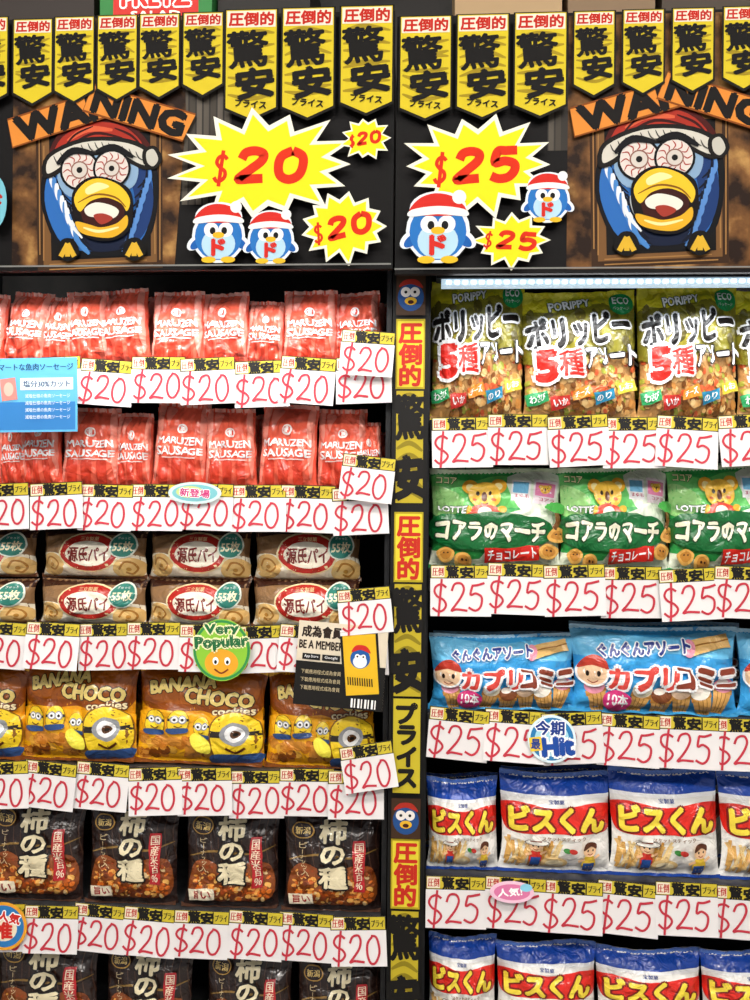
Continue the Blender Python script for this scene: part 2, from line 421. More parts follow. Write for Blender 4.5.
def art_nuts():
    c=Cv(118,134,step=0.00022)
    c.rect(0,0,118,134,'#c8965a')
    c.scatter(2,62,116,128,330,['#ecb46c','#d8944a','#fad490','#a86c2e','#f0c07a','#a4a83c','#e06438','#845020'],2.2,4.6,0.6,9)
    c.blob([(0,0),(118,0),(118,16),(90,24),(60,20),(30,26),(0,30)],'#e8dc2c')
    c.blob([(0,26),(30,24),(60,18),(118,16),(118,58),(90,66),(40,70),(0,72)],'#8c8428')
    c.scatter(4,26,114,60,40,['#a89c30','#746c22','#bca83a','#60561e'],4,9,0.4,11)
    c.scatter(4,4,112,16,30,['#f6ec50','#ccc82c','#ecdc3c'],4,8,0.4,2)
    c.text('PORIPPY',48,17,42,8.5,'#ffffff',rot=6,bold=.06,outline='#3a4a10',ow=.12)
    c.ell(103,16,13,12,'#1f9a52'); c.text('ECO',103,13,17,7,'#ffffff',bold=.05); c.text('パッケージ',103,21,18,3.5,'#ffffff')
    c.text('ポリッピー',57,43,104,31,'#16110e',rot=5,bold=0.08,outline='#ffffff',ow=0.15)
    c.text('5',23,77,20,26,'#e02a20',rot=4,bold=0.1,outline='#ffffff',ow=0.17)
    c.text('種',47,75,24,24,'#e02a20',rot=4,bold=0.035,outline='#ffffff',ow=0.12)
    c.text('アソート',88,69,52,18,'#ffffff',rot=5,bold=0.06,outline='#1a1410',ow=0.14)
    cols=['#2c9a5a','#c9342c','#e08a2c','#2c8ab0','#d8c23a']
    for i,q in enumerate(cols):
        x=14+i*22; y=108-i*2.2+(i%2)*5
        c.rect(x-10,y-5,x+10,y+5,q,rot=12); c.text(['わさび','いか','チーズ','のり','しお'][i],x,y,15,6,'#ffffff',rot=12,bold=.04)
    c.rect(0,127,118,134,'#e8dc2c')
    return c
def koala(c,x,y,r):
    c.ell(x-r*.85,y-r*.55,r*.48,r*.45,'#f0b034'); c.ell(x+r*.85,y-r*.55,r*.48,r*.45,'#f0b034')
    c.ell(x-r*.85,y-r*.5,r*.25,r*.25,'#fbe8a0'); c.ell(x+r*.85,y-r*.5,r*.25,r*.25,'#fbe8a0')
    c.ell(x,y,r,r*.85,'#fdca4a')
    c.ell(x-r*.4,y-r*.12,r*.1,r*.13,'#2a1a10'); c.ell(x+r*.4,y-r*.12,r*.1,r*.13,'#2a1a10')
    c.ell(x,y+r*.1,r*.2,r*.32,'#6a3414'); c.stroke([(x-r*.25,y+r*.5),(x,y+r*.6),(x+r*.25,y+r*.5)],r*.07,'#6a3414')
    c.ell(x-r*.6,y+r*.25,r*.14,r*.09,'#e87a4a'); c.ell(x+r*.6,y+r*.25,r*.14,r*.09,'#e87a4a')
def art_koala():
    c=Cv(132,110,step=0.00022)
    c.rect(0,0,132,110,'#34ae52'); c.rect(0,0,132,6,'#e4f4d4')
    c.blob([(0,8),(40,14),(70,8),(132,12),(132,40),(60,44),(0,48)],'#70d670')
    c.blob([(0,20),(24,26),(34,40),(20,52),(0,50)],'#a8e48c')
    c.blob([(66,56),(132,44),(132,108),(0,108),(0,90),(50,98)],'#f4fbe2')
    c.blob([(78,10),(132,8),(132,54),(96,50)],'#ecf6e2')
    c.rect(82,14,102,36,'#ffffff',rot=-4); c.rect(84,16,100,28,'#7ac0e8',rot=-4); c.text('まゆ毛',93,31,15,4,'#c03060',rot=-4,bold=.03)
    c.rect(105,14,129,40,'#ffeef6',rot=-5); c.rect(107,17,127,31,'#f08ab8',rot=-5); koala(c,117,24,5); c.text('コアラ',118,35,16,4,'#c03060',rot=-5,bold=.03)
    c.text('ココア',16,14,20,7,'#fffbc0',rot=-4,bold=.05,outline='#1a6a34',ow=.1)
    koala(c,54,31,17)
    c.ell(54,50,17,9,'#e84a34'); c.ell(54,49,7,5,'#f7f2e0'); c.ell(36,46,5,4,'#f0bc3e'); c.ell(72,46,5,4,'#f0bc3e')
    c.text('LOTTE',22,45,28,7,'#ffffff',rot=-2,bold=.06,outline='#1a6a34',ow=.1)
    c.blob([(3,56),(40,50),(90,51),(118,58),(120,78),(80,87),(30,86),(3,78)],'#0f6a32')
    c.text('コアラのマーチ',61,68,108,20,'#fffbe0',rot=-1,bold=0.08,outline='#0b4a20',ow=0.14)
    c.rect(54,84,110,97,'#d82a20',rot=3); c.text('チョコレート',82,90.5,50,9,'#ffffff',rot=3,bold=.05)
    for x,y in ((16,92),(34,97),(118,88),(126,72)):
        c.ell(x,y,9,7.5,'#ecb45a'); c.ell(x,y,6,5,'#d28f3c'); c.ell(x-2,y-1,1,1,'#4a2410'); c.ell(x+2,y-1,1,1,'#4a2410')
    c.stroke([(124,46),(126,58),(122,66)],4,'#7a4a20'); c.ell(124,44,10,6,'#4cb44c',jit=.12)
    c.rect(0,105,132,110,'#38a858')
    return c
def art_cone():
    c=Cv(160,86,step=0.00022)
    c.rect(0,0,160,86,'#3ea8e8'); c.rect(0,0,160,5,'#b4e0f8')
    c.blob([(0,5),(80,10),(160,5),(160,30),(80,24),(0,30)],'#74caf6')
    for x,y,tp,rr in ((22,68,'#f09ab0',-20),(64,70,'#fff4d4',10),(104,70,'#f4d0ae',-8),(144,64,'#f09ab0',16),(84,74,'#8a4e2c',0),(124,70,'#fffaec',-14)):
        a=math.radians(rr)
        def rp(dx,dy): return (x+dx*math.cos(a)-dy*math.sin(a), y+dx*math.sin(a)+dy*math.cos(a))
        c.poly([rp(-9,-2),rp(9,-2),rp(5,20),rp(-5,20)],'#e4ae62'); c.poly([rp(-10,-6),rp(10,-6),rp(10,-1),rp(-10,-1)],'#c88c40')
        for k in (-4,0,4): c.stroke([rp(k,-1),rp(k*.6,19)],.7,'#a8702c',sm=1,dz=.00003)
        q=rp(0,-9); c.ell(q[0],q[1],10,8,tp); q=rp(-2,-12); c.ell(q[0],q[1],6,4,'#fff2e4')
    c.poly([(112,14),(150,8),(154,20),(116,28)],'#f0c27a'); c.stroke([(114,20),(152,13)],1.5,'#a8702c'); c.ell(112,21,6,8,'#f09ab0',rot=10)
    c.text('ぐんぐんアソート',68,22,88,12,'#2a3c8c',rot=4,bold=.08,outline='#ffffff',ow=.16)
    c.ell(18,46,15,14,'#ffffff'); c.ell(18,46,13,12,'#f8d0a8'); c.blob([(5,42),(10,32),(20,30),(30,34),(32,42),(18,38)],'#c23a28'); c.ell(13,46,1.6,2,'#201008'); c.ell(23,46,1.6,2,'#201008'); c.stroke([(13,52),(18,55),(23,52)],1.2,'#a02818')
    c.text('カプリ',66,49,66,20,'#e04a40',bold=0.08,outline='#ffffff',ow=0.17)
    c.text('コミニ',127,48,56,19,'#8a3a24',bold=0.08,outline='#ffffff',ow=0.17)
    c.ell(42,70,13,9,'#d4327a'); c.text('10本',42,70,18,9,'#ffffff',bold=.05)
    c.rect(0,80,160,86,'#44a8e0')
    return c
def kid(c,x,y,k,hat='#f4f0e6',shirt='#d8382c'):
    c.blob([(x-5*k,y+8*k),(x+5*k,y+8*k),(x+7*k,y+22*k),(x-7*k,y+22*k)],shirt)
    c.rect(x-6*k,y+16*k,x+6*k,y+28*k,'#2a58a8'); c.rect(x-6*k,y+27*k,x-1*k,y+31*k,'#6a3a1c'); c.rect(x+1*k,y+27*k,x+6*k,y+31*k,'#6a3a1c')
    c.stroke([(x-5*k,y+11*k),(x-12*k,y+14*k)],3*k,'#f0c090'); c.stroke([(x+5*k,y+11*k),(x+12*k,y+6*k)],3*k,'#f0c090')
    c.ell(x,y,8*k,8*k,'#f3c79a'); c.ell(x-3*k,y,1*k,1.4*k,'#201008'); c.ell(x+3*k,y,1*k,1.4*k,'#201008'); c.stroke([(x-3*k,y+4*k),(x,y+5.5*k),(x+3*k,y+4*k)],.9*k,'#a02818')
    if hat:
        c.ell(x,y-5*k,14*k,4*k,'#4a4038'); c.ell(x,y-5*k,13*k,3.4*k,hat); c.ell(x,y-9*k,6.5*k,5.5*k,hat); c.rect(x-6.5*k,y-7.5*k,x+6.5*k,y-6*k,'#8a3a1c')
    else: c.blob([(x-8*k,y-1*k),(x-7*k,y-9*k),(x,y-11*k),(x+8*k,y-8*k),(x+8*k,y-1*k),(x,y-5*k)],'#5a2c14')
def art_bisc():
    c=Cv(112,114,step=0.00022)
    c.rect(0,0,112,114,'#f6f4ee')
    c.rect(0,0,112,24,'#1c4cb4'); c.rect(0,0,112,5,'#4874cc'); c.rect(0,24,112,28,'#ffffff')
    c.text('宝製菓',56,31,16,5,'#1d3c8c',bold=.04)
    c.blob([(0,36),(18,33),(56,38),(94,33),(112,36),(112,54),(108,64),(80,68),(56,66),(20,68),(4,64),(0,50)],'#e4281c')
    c.text('ビスくん',56,51,96,27,'#fbe044',bold=0.09,outline='#7a100a',ow=0.15)
    c.text('ビスケットスティック',60,72,50,4.5,'#8a5a2c',bold=.03)
    for i in range(26):
        x=6+i*2.0; y=90+R.uniform(-5,5); rr=R.uniform(-30,30)
        c.rect(x-1.5,y-14,x+1.5,y+14,R.choice(['#ecc07a','#d9a658','#f4d698','#c88f40']),rot=rr,dz=0.00006)
    c.ell(54,100,13,7,'#e8c688'); c.ell(54,100,9,4,'#f4e2b8')
    kid(c,34,80,0.85,'#f7f4ea','#d8382c'); kid(c,88,84,0.85,None,'#e8c23a')
    c.text('ドイツの香り',70,110,30,3,'#3a5aa8')
    for k,q in enumerate(('#3a8a3c','#c9342c')): c.ell(66+k*6,84,4,3,q)
    c.rect(0,110,112,114,'#1d46a0')
    return c
# ------------------------------------------------ mascot art for boards
def mascot(c,cx,cy,r,rot=0,ch='ド'):
    o='#f4faff'
    c.ell(cx,cy+2,r*1.1,r*1.12,o); c.ell(cx-r*.95,cy+r*.35,r*.42,r*.25,o,rot=40); c.ell(cx+r*.95,cy+r*.35,r*.42,r*.25,o,rot=-40)
    c.ell(cx,cy-r*.7,r*.98,r*.6,o)
    c.ell(cx-r*.9,cy+r*.4,r*.32,r*.17,'#1c62b4',rot=40); c.ell(cx+r*.9,cy+r*.4,r*.32,r*.17,'#1c62b4',rot=-40)
    c.ell(cx,cy+r*.1,r*.98,r*.98,'#2a78c8'); c.ell(cx,cy+r*.42,r*.7,r*.62,'#bfe4f6')
    c.ell(cx-r*.4,cy+r*1.06,r*.3,r*.13,'#f4c42a'); c.ell(cx+r*.4,cy+r*1.06,r*.3,r*.13,'#f4c42a')
    c.ell(cx-r*.3,cy-r*.16,r*.3,r*.3,'#ffffff'); c.ell(cx+r*.3,cy-r*.16,r*.3,r*.3,'#ffffff')
    c.ell(cx-r*.24,cy-r*.12,r*.12,r*.15,'#111111'); c.ell(cx+r*.24,cy-r*.12,r*.12,r*.15,'#111111')
    c.ell(cx,cy+r*.06,r*.24,r*.13,'#fcc028')
    c.blob([(cx-r*.9,cy-r*.5),(cx-r*.7,cy-r*1.0),(cx-r*.1,cy-r*1.22),(cx+r*.6,cy-r*1.05),(cx+r*.9,cy-r*.5)],'#dc2c22')
    c.blob([(cx-r*.98,cy-r*.42),(cx-r*.9,cy-r*.66),(cx,cy-r*.78),(cx+r*.9,cy-r*.66),(cx+r*.98,cy-r*.42),(cx,cy-r*.5)],'#fbfbf8')
    c.ell(cx+r*.72,cy-r*1.08,r*.24,r*.24,'#fbfbf8')
    c.text(ch,cx,cy+r*.56,r*.5,r*.62,'#dc2c22',bold=.1)
def scary(c,cx,cy,k=1.0):
    def q(*p): return [(cx+x*k,cy+y*k) for x,y in p]
    def B(col,*p): c.blob(q(*p),col)
    def St(col,w,*p): c.stroke(q(*p),w*k,col,taper=True,dz=0.00004)
    c.poly(q((-66,-78),(64,-74),(66,74),(-62,78)),'#3d2716'); c.poly(q((-60,-72),(58,-68),(60,68),(-56,72)),'#7c5630')
    for a,b in (((-62,-60),(-60,60)),((-57,-50),(-56,66)),((62,-60),(63,66)),((56,-40),(58,60)),((-50,70),(50,66)),((-50,75),(56,71))): c.stroke(q(a,b),1.2*k,'#a87a44',sm=1,dz=.00004)
    c.poly(q((-52,-66),(52,-62),(54,62),(-48,66)),'#0e0b0a')
    c.scatter(cx-48*k,cy-60*k,cx+50*k,cy+60*k,40,['#1c1512','#241a14','#15100e'],3*k,8*k,.5,7)
    B('#07080e',(-58,14),(-58,-20),(-46,-48),(-14,-68),(20,-68),(46,-52),(60,-22),(60,14),(52,44),(30,60),(-6,62),(-38,56))
    B('#2e6ebc',(-54,14),(-53,-18),(-38,-40),(-8,-50),(24,-48),(46,-34),(55,-10),(53,22),(44,46),(24,55),(-6,57),(-36,50))
    B('#1a3a74',(28,-40),(48,-28),(56,4),(50,34),(36,50),(24,40),(38,14))
    B('#0d1a36',(-30,46),(0,40),(30,44),(24,55),(-6,57))
    for i in range(10):
        x=-49+i*2.8; y=-16+i*6.2
        St('#eef4fa' if i%2==0 else '#4c8ad0',6.5,(x,y-8),(x+3,y+6),(x+15,y+20))
        St('#0a1226',2.6,(x+3,y-6),(x+7,y+6),(x+18,y+17))
    for i in range(7):
        x=52-i*3; y=-18+i*10
        St('#5c90d4',4,(x,y-8),(x,y+4),(x-9,y+16)); St('#0a1226',2.4,(x-3,y-6),(x-4,y+4),(x-12,y+12))
    St('#eef4fa',5,(-26,10),(-22,26),(-8,38)); St('#eef4fa',4,(-34,6),(-30,26),(-16,44)); St('#0a1226',2,(-29,8),(-25,26),(-12,42))
    B('#8fb0d0',(-42,-16),(-36,-34),(-14,-44),(18,-44),(38,-32),(40,-16),(30,-4),(-4,0),(-30,2))
    B('#4a100c',(-50,-32),(-42,-60),(-8,-77),(30,-71),(54,-44),(30,-38),(-12,-46))
    B('#ac2e1e',(-45,-38),(-37,-58),(-6,-72),(26,-67),(45,-48),(24,-46),(-14,-52))
    St('#e0623e',6,(-32,-54),(-12,-65),(14,-64)); St('#3a0a08',3,(-28,-50),(-4,-61),(24,-56)); St('#3a0a08',2.6,(16,-66),(32,-59),(42,-50)); St('#3a0a08',2.2,(-36,-46),(-24,-60),(-6,-68))
    B('#14100e',(-57,-18),(-53,-40),(-18,-56),(24,-56),(50,-46),(60,-28),(46,-24),(16,-37),(-18,-37),(-42,-20))
    B('#dcd7ca',(-53,-22),(-49,-38),(-16,-52),(22,-52),(47,-43),(55,-30),(44,-29),(16,-42),(-18,-42),(-43,-25))
    for i in range(14):
        a=-46+i*7; b=-31-15*math.sin((i+.5)/14*math.pi); St('#57544e',1.5,(a,b-6),(a+3,b),(a+8,b+3))
    B('#14100e',(46,-44),(58,-47),(65,-34),(57,-24),(46,-30)); B('#ccc8bc',(49,-41),(56,-44),(61,-34),(56,-27),(50,-31))
    for ex,ey,er in ((-19,-24,18),(14,-25,17)):
        c.ell(cx+ex*k,cy+ey*k,er*k*1.14,er*k*1.14,'#0b0b10'); c.ell(cx+ex*k,cy+ey*k,er*k,er*k,'#e8ded6')
        for j in range(12):
            a=j*0.523+ex; St('#b0483e',1.3,(ex+er*.97*math.cos(a),ey+er*.97*math.sin(a)),(ex+er*.7*math.cos(a+.2),ey+er*.7*math.sin(a+.2)),(ex+er*.5*math.cos(a-.05),ey+er*.5*math.sin(a-.05)))
        c.ell(cx+ex*k,cy+ey*k,er*.5*k,er*.5*k,'#96685c'); c.ell(cx+ex*k,cy+ey*k,er*.42*k,er*.42*k,'#dbd2c8'); c.ell(cx+ex*k,cy+ey*k,er*.17*k,er*.17*k,'#101010')
    St('#07080e',7,(-42,-30),(-26,-43),(-4,-40)); St('#07080e',7,(-2,-42),(16,-46),(36,-36))
    B('#0c0606',(-26,0),(-14,-14),(4,-17),(28,-8),(36,6),(34,34),(16,47),(-10,44),(-24,26))
    B('#3a0f0a',(-18,6),(0,0),(24,8),(26,26),(6,36),(-12,32))
    B('#f8ca2e',(-24,4),(-13,-11),(3,-15),(22,-8),(33,6),(30,18),(24,10),(8,4),(-8,8),(-18,18))
    B('#fff0a8',(-12,-5),(0,-11),(12,-7),(2,-3),(-10,1)); St('#8a5a12',2,(-20,9),(-2,1),(18,4),(29,14))
    B('#f4eee0',(-13,15),(-2,9),(14,12),(22,18),(16,25),(0,24),(-10,22))
    B('#a83a2c',(-4,22),(6,20),(16,25),(4,31))
    B('#ecb428',(-22,28),(-8,31),(4,34),(20,30),(30,22),(30,34),(16,44),(-4,43),(-18,38)); St('#fff0a8',3,(-14,34),(2,38),(22,34))
    for x in (-30,38):
        B('#0b0705',(x-12,60),(x-6,46),(x+6,46),(x+12,60),(x,68))
        for d in (-7,0,7): c.stroke(q((x,50),(x+d,63)),5*k,'#e4b632')
def banner(c,x0,x1,y0,y1,big):
    mid=(x0+x1)/2; w=x1-x0; hh=(y1-y0)
    c.poly([(x0-1.8,y0-1),(x1+1.8,y0-1),(x1+1.8,y1-9),(mid,y1+3),(x0-1.8,y1-9)],'#16120a')
    c.poly([(x0,y0),(x1,y0),(x1,y1-11),(mid,y1),(x0,y1-11)],'#e0c828')
    q=random.Random(int(x0))
    for i in range(7):
        xx=mid+q.uniform(-.1,.1)*w; yy=y0+hh*(.23+.09*i)
        c.stroke([(x0+2,yy+q.uniform(-3,3)),(xx,yy+q.uniform(-6,6)),(x1-2,yy+q.uniform(-3,3))],w*.09,'#a8901c',dz=0.00003,taper=True)
    c.rect(x0+1,y0+1,x1-1,y0+hh*.16,'#f4ecd8'); c.text('圧倒的',mid,y0+hh*.084,w*.88,hh*.12,'#c8281a',bold=.06)
    c.text('驚',mid-w*.06,y0+hh*.36,w*.8,hh*.33,'#0c0907',bold=.035,rot=5)
    c.text('安',mid+w*.08,y0+hh*.675,w*.72,hh*.26,'#0c0907',bold=.08,rot=6)
    if big: c.text('プライス',mid,y0+hh*.865,w*.62,hh*.07,'#1c180c',bold=.06,rot=-6)
def tape(c,xa,ya,xb,yb,w,st):
    a=math.atan2(yb-ya,xb-xa); dx,dy=-math.sin(a)*w/2,math.cos(a)*w/2
    c.poly([(xa+dx,ya+dy),(xa-dx+3,ya-dy),(xb-dx,yb-dy),(xb+dx-5,yb+dy)],'#8f4a14')
    c.poly([(xa+dx*.88+1,ya+dy*.88),(xa-dx*.88+3,ya-dy*.88),(xb-dx*.88,yb-dy*.88),(xb+dx*.88-5,yb+dy*.88)],'#e89038')
    L=math.hypot(xb-xa,yb-ya)
    c.text(st,(xa+xb)/2,(ya+yb)/2,L*.84,w*.78,'#100b08',rot=-math.degrees(a),bold=.1)
def price_burst(c,cx,cy,rx,ry,n,st,seed,rot,tw,th):
    c.burst(cx,cy,rx*1.09,ry*1.12,n,0.7,'#fffbe8',seed); c.burst(cx,cy,rx*.98,ry*.98,n,0.68,'#f8ec1c',seed)
    a=math.radians(rot); ca,sa=math.cos(a),math.sin(a)
    def glyph(ch,gx,gw,gh,wd,dy=0):
        for stx in GB[ch]:
            pts=[]
            for x,y in stx:
                X=gx+(x-.5)*gw+(0.7-y)*gh*.1; Y=(y-.7)*gh/1.4+dy
                pts.append((cx+X*ca+Y*sa,cy-X*sa+Y*ca))
            c.stroke(pts,wd,'#e2300f',sm=6)
    glyph('$',-tw*.42,tw*.14,th*.78,max(2,th*.1),th*.06)
    glyph(st[0],-tw*.1,tw*.27,th*.82,th*.24); glyph(st[1],tw*.3,tw*.3,th*.82,th*.24)
HY=-0.12
def header(name,px0,px1,py0,py1,draw):
    cxp=(px0+px1)/2; p=P(cxp,(py0+py1)/2,HY); s=S(p)
    cv=Cv(px1-px0,py1-py0,px0,py0,step=0.00008)
    draw(cv)
    me=flat(name,cv,s,0.012,[M_board,M_grunge],'#0d0c0c')
    return obj(name,me,(p.x,HY+0.012,p.z+(py1-py0)/2*s))
def planks(c,x0,x1,y0,y1):
    c.rect(x0,y0,x1,y1,'#3a3632')
    n=int((x1-x0)/7)
    for i in range(n): c.rect(x0+1+i*7,y0,x0+6.2+i*7,y1,['#5c554c','#4a443c','#6a6258'][i%3],dz=.00003)
def draw_left(c):
    c.rect(-60,16,393,270,'#0c0a0a')
    planks(c,182,232,60,205)
    c.poly([(9,17),(184,17),(186,120),(176,266),(9,266)],'#5a3a20',mi=1)
    scary(c,98,194)
    tape(c,6,133,120,100,31,'WAR'); tape(c,86,98,193,130,29,'NING')
    for i,x in enumerate((10,53,97,140,184)): banner(c,x+1,x+40,18+(0 if i else 1),103-i,False)
    banner(c,-34,6,18,105,False)
    for x in (228,284.5,342): banner(c,x,x+50,17,121 if x>300 else 124,True)
    price_burst(c,265,171,88,50,15,'20',3,0,96,38)
    price_burst(c,367,146,23,20,11,'20',5,8,32,14)
    price_burst(c,346,232,43,33,13,'20',8,12,60,24)
    mascot(c,223,238,24); mascot(c,275,243,21)
    c.ell(-2,205,12,26,'#7cc7d8'); c.text('ド',0,205,10,14,'#c02a20',bold=.06)
    c.rect(-60,268.4,393,270,'#8a8a86')
def draw_right(c):
    c.rect(396,12,810,272,'#0c0a0a')
    c.rect(568,15,790,269,'#5a3a20',mi=1)
    planks(c,548,568,60,150)
    scary(c,658,186,1.05)
    tape(c,570,124,690,92,31,'WAR'); tape(c,658,88,764,122,29,'NING')
    for i,x in enumerate((572,620,668,717,764)): banner(c,x+1,x+40,14,97-i,False)
    for x in (400,457,514): banner(c,x,x+50,17,119,True)
    price_burst(c,478,168,72,46,14,'25',4,2,88,38)
    price_burst(c,512,243,37,26,12,'25',9,-4,54,20)
    mascot(c,439,231,29); mascot(c,547,202,20)
    c.rect(396,270.5,810,272,'#8a8a86')
header('header_sign_board',-60,394,16,270,draw_left)
header('header_sign_board',396,810,12,273,draw_right)
# ------------------------------------------------ room shell
box('floor',-3,3,-4.5,1.2,-0.05,0,M_floor)
box('wall_back',-3,3,0.9,1.0,0,3.0,M_wall)
box('ceiling',-3,3,-4.5,1.2,3.0,3.05,M_ceil)
box('baseboard_back',-3,3,0.885,0.9,0,0.1,M_black)
# ------------------------------------------------ shelving units
XL0=P(-110,500,0).x; XL1=P(385,500,0).x; XR0=P(429,500,0).x; XR1=P(880,500,0).x
left_py=[361,487,626,768,911,1052]; right_py=[418,568,714,880,1042]
def unit(name,x0,x1,pys,cx):
    e=obj(name,None)
    z_top=P(cx,16,HY).z-0.01
    box('back_panel',x0,x1,0.46,0.48,0.02,z_top,M_dark,e)
    box('side_panel_left',x0-0.01,x0,0.0,0.48,0.02,z_top,M_black,e); box('side_panel_right',x1,x1+0.01,0.0,0.48,0.02,z_top,M_black,e)
    box('kick_plate',x0,x1,0.02,0.48,0.0,0.1,M_black,e)
    box('top_deck',x0,x1,-0.1,0.48,z_top-0.02,z_top,M_black,e)
    zh=P(cx,268,HY).z
    box('canopy',x0,x1,-0.1,0.10,zh+0.045,zh+0.06,M_black,e)
    zs=[]
    for i,py in enumerate(pys):
        z=P(cx,py,-0.01).z-0.014
        if z<0.1: z=0.13
        zs.append(z)
        box('shelf_board_%d'%i,x0,x1,0.0,0.46,z-0.025,z,M_shelf,e,0.002)
        box('price_rail_%d'%i,x0,x1,-0.012,-0.0005,z-0.035,z+0.010,M_black,e,0.002)
        for x in (x0+0.02,x1-0.02): box('bracket_%d'%i,x-.004,x+.004,0.02,0.44,z-0.05,z-0.026,M_black,e)
    return e,zs
_,ZL=unit('display_shelving_unit',XL0,XL1,left_py,200)
_,ZR=unit('display_shelving_unit',XR0,XR1,right_py,590)
def led(x0,x1,z,Y,en):
    e=obj('led_light_bar',None); box('housing',x0+.01,x1-.01,Y-0.02,Y+0.02,z+0.006,z+0.026,M_black,e); box('diffuser',x0+.02,x1-.02,Y-0.014,Y+0.014,z-0.007,z+0.0055,M_diff,e)
    n=int((x1-x0-.06)/0.016)
    for k in range(n):
        xx=x0+.03+k*0.016; box('led_chip_%d'%k,xx,xx+.009,Y-.0165,Y-.0141,z-.004,z+.002,M_led,e)
    ld=bpy.data.lights.new('led','AREA'); ld.shape='RECTANGLE'; ld.size=(x1-x0)*.9; ld.size_y=0.03; ld.energy=en; ld.color=(0.95,0.97,1)
    obj('led_lamp',ld,((x0+x1)/2,Y-0.02,z-0.012),(math.radians(-22),0,0),parent=e)
led(XR0,XR1,P(590,283,-0.02).z,-0.02,3.2); led(XL0,XL1,P(200,262,-0.05).z,-0.05,6.5)
# ------------------------------------------------ products
def variants(art,T,base,name,n=2,**k):
    out=[]; a=None
    for i in range(n):
        a=art(); out.append(bag(name+'_mesh%d'%i,a,T,base,seed=i+1+len(name),**k))
    return out,a.W*S0,a.H*S0,T
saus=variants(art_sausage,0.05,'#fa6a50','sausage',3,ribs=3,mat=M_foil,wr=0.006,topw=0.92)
pie=variants(art_pie,0.10,'#94704c','pie',2,wr=0.003,seal=0.03)
ban=variants(art_banana,0.075,'#eea010','banana',2,wr=0.005)
kak=variants(art_kaki,0.05,'#281814','kaki',2,wr=0.004,seal=0.05)
nut=variants(art_nuts,0.085,'#e8dc2c','nuts',2,wr=0.005)
koa=variants(art_koala,0.075,'#34ae52','koala',2,wr=0.005)
con=variants(art_cone,0.08,'#3ea8e8','cone',2,wr=0.005)
bis=variants(art_bisc,0.07,'#efede6','bisc',2,wr=0.004)
cnt=[0]
def place(nm,var,x0,x1,ytop,z,Y=None,rz=0,rx=-4,ry=0,z_off=0):
    ms,W,H,T=var; cnt[0]+=1
    if Y is None: Y=T/2+0.02
    cx=(x0+x1)/2
    a=P(x0,ytop,Y-T*.3); b=P(x1,ytop,Y-T*.3); zt=P(cx,ytop,Y).z
    sx=(b.x-a.x)/W; h=zt-(z+z_off)
    sz=h/H/math.cos(math.radians(rx))
    lift=abs(math.sin(math.radians(ry)))*W*sx/2
    return obj(nm,ms[cnt[0]%len(ms)],((a.x+b.x)/2,Y,z+z_off+0.0015+lift),(math.radians(rx),math.radians(ry),math.radians(rz)),(sx,1,sz))
def row(nm,var,lst,z,Y=None,rear=True,rx=-4,ryj=0,rzj=2,rd=0.0):
    T=var[3]
    for (x0,x1,yt) in lst:
        y=(T/2+0.022 if Y is None else Y)+R.uniform(0,rd)
        place(nm,var,x0,x1,yt,z,y,R.uniform(-rzj,rzj),rx,R.uniform(-ryj,ryj))
        if rear: place(nm,var,x0+R.uniform(-4,4),x1+R.uniform(-4,4),yt-R.uniform(-2,3)+(8 if z>CZ else -3),z,y+T+0.035,R.uniform(-2,2),rx,R.uniform(-ryj,ryj)/2)
N1='sausage_pack'
L1=[(-90,-45,296),(-46,2,295),(0,46,294),(40,74,298),(66,110,293),(98,152,291),(149,206,292),(200,252,294),(244,284,302),(281,340,291),(334,386,294)]
row(N1,saus,L1,ZL[0],ryj=5,rd=0.012,rzj=6)
L2=[(-90,-40,408),(-40,4,408),(0,30,418),(20,62,410),(60,121,409),(114,153,414),(150,207,404),(204,258,410),(256,318,406),(316,370,410),(358,386,424)]
row(N1,saus,L2,ZL[1],ryj=4,rd=0.012,rzj=6)
for a,b in ((-78,31),(35,144),(144,249),(250,360)):
    place('pie_biscuit_bag',pie,a,b,579,ZL[2],0.075,R.uniform(-2,2),0)
    place('pie_biscuit_bag',pie,a+2,b+1,529,ZL[2],0.085,R.uniform(-3,3),0,0,z_off=P(200,579,0.08).z-ZL[2]-0.002)
row('banana_cookie_bag',ban,[(-92,22,664),(18,136,662),(134,264,668),(266,376,672)],ZL[3],ryj=1)
row('rice_cracker_bag',kak,[(-110,-18,804),(-14,82,802),(86,177,806),(184,279,810),(283,382,814)],ZL[4],rear=False)
row('rice_cracker_bag',kak,[(-8,96,938),(102,192,944),(204,292,951),(296,382,957)],ZL[5],rear=False)
row('nut_snack_bag',nut,[(430,525,282),(525,642,292),(641,742,286),(742,850,290)],ZR[0],ryj=1)
row('chocolate_biscuit_bag',koa,[(430,563,470),(561,673,468),(672,790,466)],ZR[1],ryj=1)
row('ice_cone_snack_bag',con,[(430,579,636),(572,742,628),(742,868,632)],ZR[2],ryj=1)
row('biscuit_stick_bag',bis,[(428,500,780),(500,614,774),(612,724,771),(723,830,774)],ZR[3],ryj=1)
row('biscuit_stick_bag',bis,[(428,497,938),(497,599,944),(598,706,951),(704,806,953)],ZR[4],ryj=0.5,rear=False)
